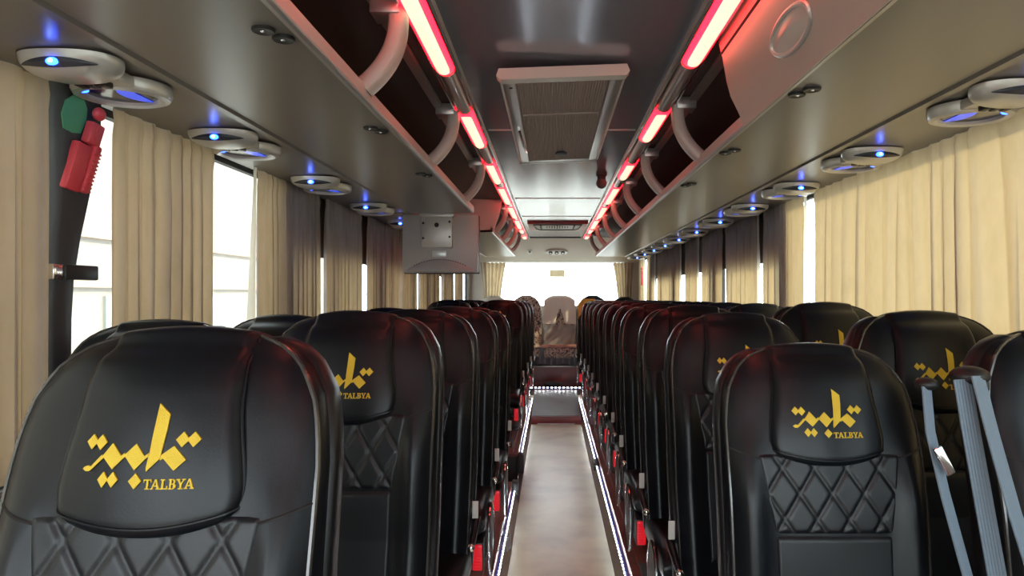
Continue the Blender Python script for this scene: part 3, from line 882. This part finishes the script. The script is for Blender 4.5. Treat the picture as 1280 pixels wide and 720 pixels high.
for k, (d, xe, zt) in enumerate(left_rows):
    xc = xe - 0.045 - 0.21
    lab = 'black leather coach seat with gold emblem, aisle side of the left bank, %s row' % ORD[k]
    if k == 0: lab = 'large black leather seat nearest the viewer, left of the aisle, whole gold emblem showing'
    put(seatA, xc, d, zt, lab, 'left bank aisle seats')
    if k > 0:
        lab = 'black leather coach seat under the left curtains, window side of the left bank, %s row' % ORD[k]
        put(seatW, -0.960 if k == 1 else -0.945, d - (0.08 if k == 1 else 0), zt - (0.018 if k < 4 else 0), lab, 'left bank window seats')
right_rows = [(1.42, 0.362, -0.120), (2.02, 0.352, -0.068), (2.52, 0.331, -0.052), (3.2, 0.326, -0.055), (3.82, 0.342, -0.058), (4.45, 0.343, -0.060), (5.1, 0.342, -0.064),
              (5.75, 0.342, -0.066), (6.4, 0.342, -0.070), (7.05, 0.342, -0.074), (7.7, 0.331, -0.080), (8.35, 0.300, -0.080)]
for k, (d, xe, zt) in enumerate(right_rows):
    xc = xe - 0.045 + 0.21
    lab = 'black leather coach seat with gold emblem, aisle side of the right bank, %s row' % ORD[k]
    if k == 0: lab = 'front black leather seat right of the aisle with quilted back and whole gold emblem'
    put(seatB, xc, d, zt, lab, 'right bank aisle seats')
    lab = 'black leather coach seat under the right curtains, window side of the right bank, %s row' % ORD[k]
    if k == 0: lab = 'black leather seat cut by the right picture edge, beside the hanging seat belts'
    put(seatW, (0.955, 0.955, 0.950)[k] if k < 3 else 0.945, (1.21, 1.75, 2.40)[k] if k < 3 else d, -0.075 if k == 0 else zt + 0.012 if k < 3 else zt, lab, 'right bank window seats')

# ------------------------------------------------------------------ REAR BENCH
def rear_seat(x, w, m, zt, label, bulge=1.0):
    t = thing('bench_seat', label, 'seat', (x, 9.27, 0.43), 'back bench seats')
    b = MB(); rings = []
    h = E + zt - 0.43
    for k in range(16):
        q = k/15; z = lerp(0.20, h, q)
        e = math.sqrt(max(0.0, 1-max(0.0, (q-0.62)/0.385)**2.4))
        ring = []
        for j in range(32):
            an = 2*PI*j/32
            ring.append((w/2*(0.15+0.85*e)*math.copysign(abs(math.cos(an))**0.5, math.cos(an)), 0.28+0.10*q+0.065*(0.25+0.75*e)*math.copysign(abs(math.sin(an))**0.6, math.sin(an)), z))
        rings.append(ring)
    b.loft(rings).build('backrest', m, t, ang=70)
    MB().box(-w/2+0.004, w/2-0.004, -0.16, 0.24, 0.10, 0.24, 0.035, 3).build('seat_cushion', m, t)
    MB().box(-w/2+0.01, w/2-0.01, -0.12, 0.22, 0.0, 0.10).build('bench_base', 'black', t, smooth=False)
    return t
rear_seat(-0.86, 0.44, 'palecover', -0.02, 'back bench seat under a pale cover, by the left rear curtain')
rear_seat(-0.405, 0.43, 'floral', -0.015, 'floral fabric back bench seat left of the towel')
rear_seat(0.06, 0.43, 'floral', -0.035, 'back bench seat in the centre under a grey towel')
rear_seat(0.525, 0.44, 'leather', -0.015, 'dark back bench seat right of the towel')
rear_seat(0.97, 0.42, 'leather', -0.035, 'dark back bench seat by the right rear curtain')
# towel over the centre bench seat
def towel(u, v):
    x = lerp(-0.225, 0.225, u)
    a = v*0.56
    x *= 0.90 + 0.12*v
    zt = E - 0.008
    if a < 0.09: y, z = 9.66 - a*0.8, zt - 0.10 + 0.10*math.sin(a/0.09*PI/2)
    elif a < 0.19: y, z = 9.588 - (a-0.09), zt - 0.003*0 - 0.03*((a-0.09)/0.10)**2
    else: y, z = 9.488 - 0.03*(a-0.19) , zt - 0.03 - (a-0.19)
    split = max(0.0, (v-0.62)/0.38)
    dist = abs(x-0.012)
    if v > 0.62:
        sgn = 1 if u > 0.5 else -1
        x += sgn*0.050*split*math.exp(-dist/0.06)
        z += 0.02*split*math.exp(-dist/0.05)
    y += -0.008*math.sin(u*19+1)*v - 0.012
    z -= 0.085*abs(2*u-1)**3.2*(1-v)
    return (x, y, z)
tw = MB()
nu, nv = 40, 40
vs = [towel(i/nu, j/nv) for j in range(nv+1) for i in range(nu+1)]
fs = []
for j in range(nv):
    for i in range(nu):
        if j > 24 and i in (19, 20): continue
        if j > 29 and i in (18, 21): continue
        if j > 34 and i in (17, 22): continue
        fs.append((j*(nu+1)+i, j*(nu+1)+i+1, (j+1)*(nu+1)+i+1, (j+1)*(nu+1)+i))
tw.add([(x, y, z) for x, y, z in vs], fs)
o = tw.build('towel', 'towel', fix=False, ang=80); o.location.x = 0.06
tag(o, 'grey towel draped over the centre back bench seat', 'towel')
o = MB().grid(lambda u, v: (lerp(-0.16, 0.27, u), 9.455+0.02*v+0.015*math.sin(u*15+v*9), lerp(E-0.42, E-0.70, v)+0.006*math.sin(u*30)), 40, 16).build('plastic_sheet', 'wrap', fix=False)
tag(o, 'crumpled clear plastic sheet below the grey towel', 'plastic sheet')
o = MB().grid(lambda u, v: (lerp(-0.21, 0.29, u), lerp(9.12, 9.44, v), 0.43+0.246+0.025*abs(math.sin(u*9+v*5))*math.sin(PI*v)+0.008*math.sin(u*31+v*20)), 50, 16).build('blanket', 'pink', fix=False)
tag(o, 'pink folded blanket on the centre back bench seat', 'blanket')
o = MB().grid(lambda u, v: (lerp(-0.25, 0.30, u), 9.13-0.012*v-0.008*math.sin(u*22)*v, lerp(0.672, 0.45, v)+0.012*math.sin(u*12)*v), 50, 14).build('plastic_sheet', 'sheet', fix=False)
tag(o, 'dark grey sheet hanging over the front of the back bench', 'sheet')
# dark bag on the rear step
o = MB().ell((0, 0, 0.032), (0.12, 0.10, 0.034), 24, 12).build('cap', 'bag')
o.location = (-0.04, 8.80, 0.205); tag(o, 'flat dark cap lying on the rear step', 'cap')
# yellow cloth on last right aisle seat
def yc(u, v):
    d, xe, zt = right_rows[-1]
    x = xe-0.045 + 0.015 + 0.21*u
    a = v*0.30
    top = E+zt+0.017
    if a < 0.10: y, z = d+YO+0.10-a*1.0, top - 0.001
    else: y, z = d+YO-0.045-0.35*(a-0.10), top-(a-0.10)*0.8 + 0.004
    ed = max(0.0, 1-u/0.45)
    return (x, y - 0.02, z + 0.010 - 0.085*ed**2.2)
o = MB().grid(yc, 20, 20).build('headrest_cover', 'yellow', fix=False, ang=80)
tag(o, 'yellow cloth over the corner of the last right aisle seat', 'cloth')

# ------------------------------------------------------------------ SEAT BELTS (front right pair)
def ribbon(pts, w, nm, par=None, side=Vector((1, 0, 0)), m='belt', thick=0.0025):
    pts = [Vector(p) for p in pts]; rings = []
    for i, p in enumerate(pts):
        tng = (pts[min(i+1, len(pts)-1)] - pts[max(i-1, 0)]).normalized()
        s = (side - tng*side.dot(tng)).normalized(); n = tng.cross(s)
        ww = w[i] if isinstance(w, list) else w
        K = 12      # woven ribs run along the strap
        f1 = [p + s*ww*(k/K-0.5) - n*(thick/2 + (0.0007 if k % 2 else 0)) for k in range(K+1)]
        f2 = [p + s*ww*(k/K-0.5) + n*(thick/2 + (0.0007 if k % 2 else 0)) for k in range(K, -1, -1)]
        rings.append(f1 + f2)
    return MB().loft(rings).build(nm, m, par, smooth=False)
def pxp(x, y, d): return Vector((-0.045 + (x-690)*d/860, d, E - (y-368)*d/860))
bt = thing('seat_belt', 'grey seat belt pair hanging from a black loop beside the right edge seat', 'seat belt', pxp(1212, 470, 1.22))
def loc(p): return p - bt.location
a = MB().ell((0, 0, 0), (0.034, 0.030, 0.018), 18, 10); a.build('belt_guide', 'black', bt)
MB().box(-0.022, 0.026, -0.02, 0.02, -0.026, -0.004, 0.006).build('guide_slot', 'black', bt)
ribbon([loc(p) for p in (pxp(1203, 474, 1.20), pxp(1214, 540, 1.185), pxp(1232, 640, 1.165), pxp(1250, 740, 1.15))], 0.036, 'webbing', bt, Vector((1, 0.2, 0)))
ribbon([loc(p) for p in (pxp(1222, 470, 1.19), pxp(1240, 540, 1.165), pxp(1268, 640, 1.13), pxp(1300, 740, 1.10))], 0.034, 'webbing', bt, Vector((1, 0.5, 0)))
b2 = thing('seat_belt', 'grey seat belt running down the right side of the front right aisle seat', 'seat belt', pxp(1158, 480, 1.22))
def loc2(p): return p - b2.location
MB().ell((0, 0, 0), (0.020, 0.020, 0.012), 14, 8).build('belt_guide', 'black', b2)
ribbon([loc2(p) for p in (pxp(1158, 484, 1.21), pxp(1163, 540, 1.19), pxp(1182, 620, 1.17), pxp(1215, 740, 1.15))], 0.026, 'webbing', b2, Vector((1, 0.6, 0)))
tg = MB().box(-0.008, 0.008, -0.004, 0.004, -0.026, 0.026, 0.003).build('buckle_tongue', 'chrome', b2)
tg.location = loc2(pxp(1180, 576, 1.165)); tg.rotation_euler = (0, math.radians(-28), 0)

# ------------------------------------------------------------------ MONITOR
tv = thing('monitor', 'grey monitor seen from behind, hanging below the end of the left rack', 'monitor', (-0.045, 4.22, E))
tx0, tx1 = (503-690)*4.15/860, (597-690)*4.15/860
ztop, zbot = (368-268)*4.15/860, (368-341)*4.15/860
MB().box(tx0, tx1, -0.07, 0.0, zbot, ztop, 0.008).build('rear_case', 'grey_tv', tv)
MB().box(tx0-0.004, tx1+0.004, 0.0, 0.025, zbot-0.004, ztop, 0.004).build('screen_frame', 'black', tv)
px0, px1 = (528-690)*4.15/860, (566-690)*4.15/860
pz0, pz1 = (368-310)*4.15/860, (368-271)*4.15/860
pb = MB().box(px0, px1, -0.105, -0.07, pz0, pz1, 0.004).build('mounting_plate', 'plate', tv)
MB().box(px0-0.012, px1+0.012, -0.115, -0.066, pz1-0.004, pz1+0.018, 0.003).build('hinge_bar', 'plate', tv)
for fx, fz, r in ((0.5, 0.72, 0.014), (0.06, 0.78, 0.007), (0.92, 0.82, 0.007), (0.06, 0.30, 0.007), (0.92, 0.34, 0.007)):
    cx, cz = lerp(px0, px1, fx), lerp(pz0, pz1, fz)
    MB().tube([(cx, -0.1065, cz), (cx, -0.10, cz)], r, 14).build('screw_hole', 'groove', pb)
sx, sz = (549-690)*4.15/860, (368-317)*4.15/860
MB().box(sx-0.042, sx+0.042, -0.0715, -0.069, sz-0.020, sz+0.020, 0.001).build('rating_sticker', 'silver', tv)
ac = MB()
for k in range(1):
    def arch(u, v):
        x = lerp(tx0+0.015, tx1-0.015, u); h = 0.075*math.sin(PI*u)**0.8
        return (x, -0.072-0.030*math.sin(PI/2*v)*(math.sin(PI*u)**0.5), zbot+0.008 + h*(1-v))
    ac.grid(arch, 50, 10)
ac.build('arched_bulge', 'grey_tv', tv, fix=False, ang=80)
for k in range(22):
    u = 0.14 + 0.72*k/21
    x = lerp(tx0+0.015, tx1-0.015, u); h = 0.075*math.sin(PI*u)**0.8
    MB().box(x-0.0035, x+0.0035, -0.075, -0.071, zbot+h-0.001, zbot+h+0.009).build('vent_slot', 'groove', tv, smooth=False)
xa = (528-690)*4.15/860
MB().box(px0+0.02, px1-0.02, -0.06, -0.03, ztop-0.01, ZRK-E, 0.004).build('hanger', 'plate', tv)

# ------------------------------------------------------------------ CEILING HATCH, VENT, CAMERA
ht = thing('roof_hatch', 'ribbed ceiling hatch with pale frame above the aisle', 'hatch', (-0.010, 2.22, ZC-0.03))
ht.scale = (1.055, 1.07, 1)
ht.rotation_euler = (0, math.radians(-2.2), 0)
HL = 1.33
MB().prism([(-0.203, -0.012), (-0.192, -0.026), (0.192, -0.026), (0.203, -0.012), (0.195, 0.010), (-0.195, 0.010)], -0.02, 0.025).build('front_lip', 'hatch', ht, smooth=False)
for s in (-1, 1):
    xa, xb = sorted((s*0.148, s*0.186)); MB().box(xa, xb, 0.02, HL, -0.018, 0.012, 0.003).build('side_rail', 'alu', ht)
    xa, xb = sorted((s*0.188, s*0.197)); MB().box(xa, xb, 0.02, HL, -0.014, 0.014, 0.002).build('outer_trim', 'hatch', ht)
MB().box(-0.19, 0.19, HL-0.01, HL+0.02, -0.020, 0.012, 0.004).build('rear_lip', 'alu', ht)
g = MB(); nr = 34
vs = []; 
for j, y in enumerate((0.02, HL)):
    for i in range(nr*4+1):
        x = -0.15 + 0.30*i/(nr*4); vs.append((x, y, -0.010 + (0.0, 0.0, 0.006, 0.006)[i % 4]))
N = nr*4+1
g.add(vs, [(i, i+1, N+i+1, N+i) for i in range(N-1)]); g.build('ribbed_grille', 'grille', ht, smooth=False, fix=False)
MB().box(-0.14, 0.14, 0.45, 0.46, -0.0125, -0.006).build('grille_bar', 'grille', ht, smooth=False)
MB().ell((-0.165, 0.09, -0.019), (0.006, 0.006, 0.003), 10, 6).build('screw', 'black', ht)
MB().ell((0.01, 1.16, -0.012), (0.03, 0.05, 0.006), 16, 8).build('latch', 'black', ht)
MB().tube([(-0.165, 0.62, -0.022), (-0.158, 0.85, -0.036), (-0.150, 1.05, -0.022)], 0.006, 8).build('pull_handle', 'chrome', ht)

vt = thing('ceiling_vent', 'wide air vent set in the ceiling before the rear window', 'vent', (0.0, 7.10, ZC))
MB().box(-0.30, 0.33, 0, 0.90, -0.012, 0.0, 0.004).build('vent_panel', 'wall_ext', vt)
MB().box(-0.30, 0.33, -0.012, 0.004, -0.024, 0.0, 0.003).build('front_edge', 'maroon', vt)
loop = [(-0.24, 0.15), (0.27, 0.15), (0.25, 0.62), (0.21, 0.72), (-0.18, 0.72), (-0.22, 0.62)]
MB().tube([(x, y, -0.014) for x, y in loop], 0.008, 8, True).build('vent_rim', 'black', vt)
for k in range(9):
    x = -0.10 + 0.028*k; h = 0.20 - abs(k-4)*0.035
    MB().box(x-0.006, x+0.006, 0.43-h/1.2, 0.43+h/1.2, -0.016, -0.010, 0.002).build('louver', 'groove', vt)
for x in (-0.165, 0.195): MB().box(x-0.01, x+0.01, 0.17, 0.70, -0.017, -0.010, 0.002).build('divider', 'pillar', vt)

cm = thing('ceiling_camera', 'small dark dome camera hanging from the ceiling near the right lamp strip', 'camera', (0.262, 4.27, ZC))
MB().loft([[(r*math.cos(2*PI*k/24), r*math.sin(2*PI*k/24), z) for k in range(24)] for r, z in ((0.034, 0.0), (0.034, -0.012), (0.026, -0.018), (0.026, -0.045), (0.030, -0.05))]).build('mount', 'pillar', cm)
MB().ell((0, 0, -0.060), (0.034, 0.034, 0.034), 22, 14).build('dome', 'ceil_dark', cm)

# speaker cluster on the sloped rear panel
slope = math.atan2(ZC-(E+0.456), 9.8-9.06)
def on_slope(x, y): return (x, y, ZC - (y-9.06)*(ZC-(E+0.456))/(9.8-9.06))
sp = thing('speaker_panel', 'oval panel with three round speakers above the rear window', 'speaker', on_slope(0.02, 9.46))
sp.rotation_euler = (-slope, 0, 0)
rings = [[(0.155*q*math.copysign(abs(math.cos(2*PI*k/40))**0.8, math.cos(2*PI*k/40)), 0.085*q*math.sin(2*PI*k/40), z) for k in range(40)] for q, z in ((1, 0), (0.97, -0.014), (0.9, -0.018))]
MB().loft(rings).build('oval_bezel', 'silver', sp)
for x in (-0.085, 0.0, 0.085):
    o = MB().loft([[(x+0.030*q*math.cos(2*PI*k/20), 0.045*q*math.sin(2*PI*k/20), z) for k in range(20)] for q, z in ((1, -0.016), (0.95, -0.025), (0.5, -0.022))]).build('speaker_cone', 'black', sp)
    MB().ell((x, 0.0, -0.027), (0.012, 0.016, 0.005), 12, 8).build('dust_cap', 'chrome', o)
sq = thing('square_vent', 'small square fitting on the panel left of the three speakers', 'vent', on_slope(-0.35, 9.46)); sq.rotation_euler = (-slope, 0, 0)
MB().box(-0.03, 0.03, -0.05, 0.05, -0.010, 0.0, 0.004).build('frame', 'silver', sq); MB().box(-0.016, 0.016, -0.028, 0.028, -0.013, -0.006, 0.002).build('opening', 'black', sq)

# ------------------------------------------------------------------ HAMMER, STICKER, STRAP ON THE LEFT PILLAR
hm = thing('emergency_hammer', 'red emergency hammer in its holder on the dark left pillar', 'hammer', (-1.148, 1.625, E+0.335))
hm.scale = (0.9, 0.9, 0.88)
hm.rotation_euler = (math.radians(-7), math.radians(12), 0)
MB().box(-0.012, 0.012, -0.045, 0.010, -0.11, 0.02, 0.006).build('holder', 'red_plastic', hm)
hd = MB().box(-0.010, 0.016, 0.012, 0.040, -0.105, 0.03, 0.006).build('handle', 'red_plastic', hm)
for k in range(11):
    MB().box(0.0145, 0.0185, 0.013, 0.039, -0.10+k*0.0105, -0.0945+k*0.0105, 0.001).build('grip_rib', 'red_plastic', hd)
MB().box(-0.010, 0.014, -0.018, 0.030, 0.025, 0.085, 0.005).build('bracket', 'red_plastic', hm)
for z in (0.045, 0.068): MB().tube([(0.013, 0.004, z), (0.0165, 0.004, z)], 0.008, 12).build('rivet', 'red_plastic', hm)
MB().ell((0.002, 0.006, 0.112), (0.014, 0.020, 0.018), 16, 10).build('hammer_head', 'red_plastic', hm)
h2 = dup(hm, (1.150, 9.13, E+0.23), 'small red emergency hammer by the rear end of the right windows'); h2.rotation_euler = (0, 0, PI); h2.scale = (1, 1, 1)
stp = [(0.0, -0.055), (0.028, -0.05), (0.040, -0.02), (0.038, 0.01), (0.020, 0.032), (0.004, 0.062), (-0.012, 0.030), (-0.034, 0.012), (-0.040, -0.02), (-0.028, -0.05)]
o = MB().prism(stp, -0.0015, 0.0015, axis='x').build('sticker', 'green', smooth=False)
o.location = (-1.147, 1.59, E+0.428); o.rotation_euler = (0, math.radians(9), 0)
tag(o, 'green sticker at the top of the dark left pillar', 'sticker')
kt = thing('curtain_strap', 'black strap clip with silver end across the dark left pillar', 'strap', (-1.180, 1.555, E+0.052))
MB().box(-0.004, 0.016, 0.03, 0.145, -0.018, 0.018, 0.004).build('strap', 'black', kt)
MB().box(-0.006, 0.012, -0.004, 0.030, -0.018, 0.018, 0.003).build('silver_end', 'chrome', kt)

# clear plastic scraps by the aisle
def scrap(x, y, z, sx, sz, label, rnd):
    rr = random.Random(rnd); a = [rr.uniform(0, 6) for _ in range(4)]
    o = MB().grid(lambda u, v: ((u-0.5)*sx*(1-0.5*v), 0.04*math.sin(u*5+a[0])*v + 0.03*math.sin(v*6+a[1]), v*sz + 0.01*math.sin(u*9+a[2])), 14, 14).build('plastic_wrap', 'wrap', fix=False)
    o.location = (x, y, z); tag(o, label, 'plastic wrap')
scrap(-0.275, 3.35, ZP+0.007, 0.07, 0.13, 'clear plastic wrap standing on the left platform edge', 1)
scrap(0.33, 6.55, ZP+0.007, 0.10, 0.20, 'clear plastic wrap on the right platform edge near the rear step', 2)
scrap(0.325, 1.49, ZP+0.007, 0.10, 0.30, 'crumpled clear plastic wrap in front of the second right aisle seat', 3)
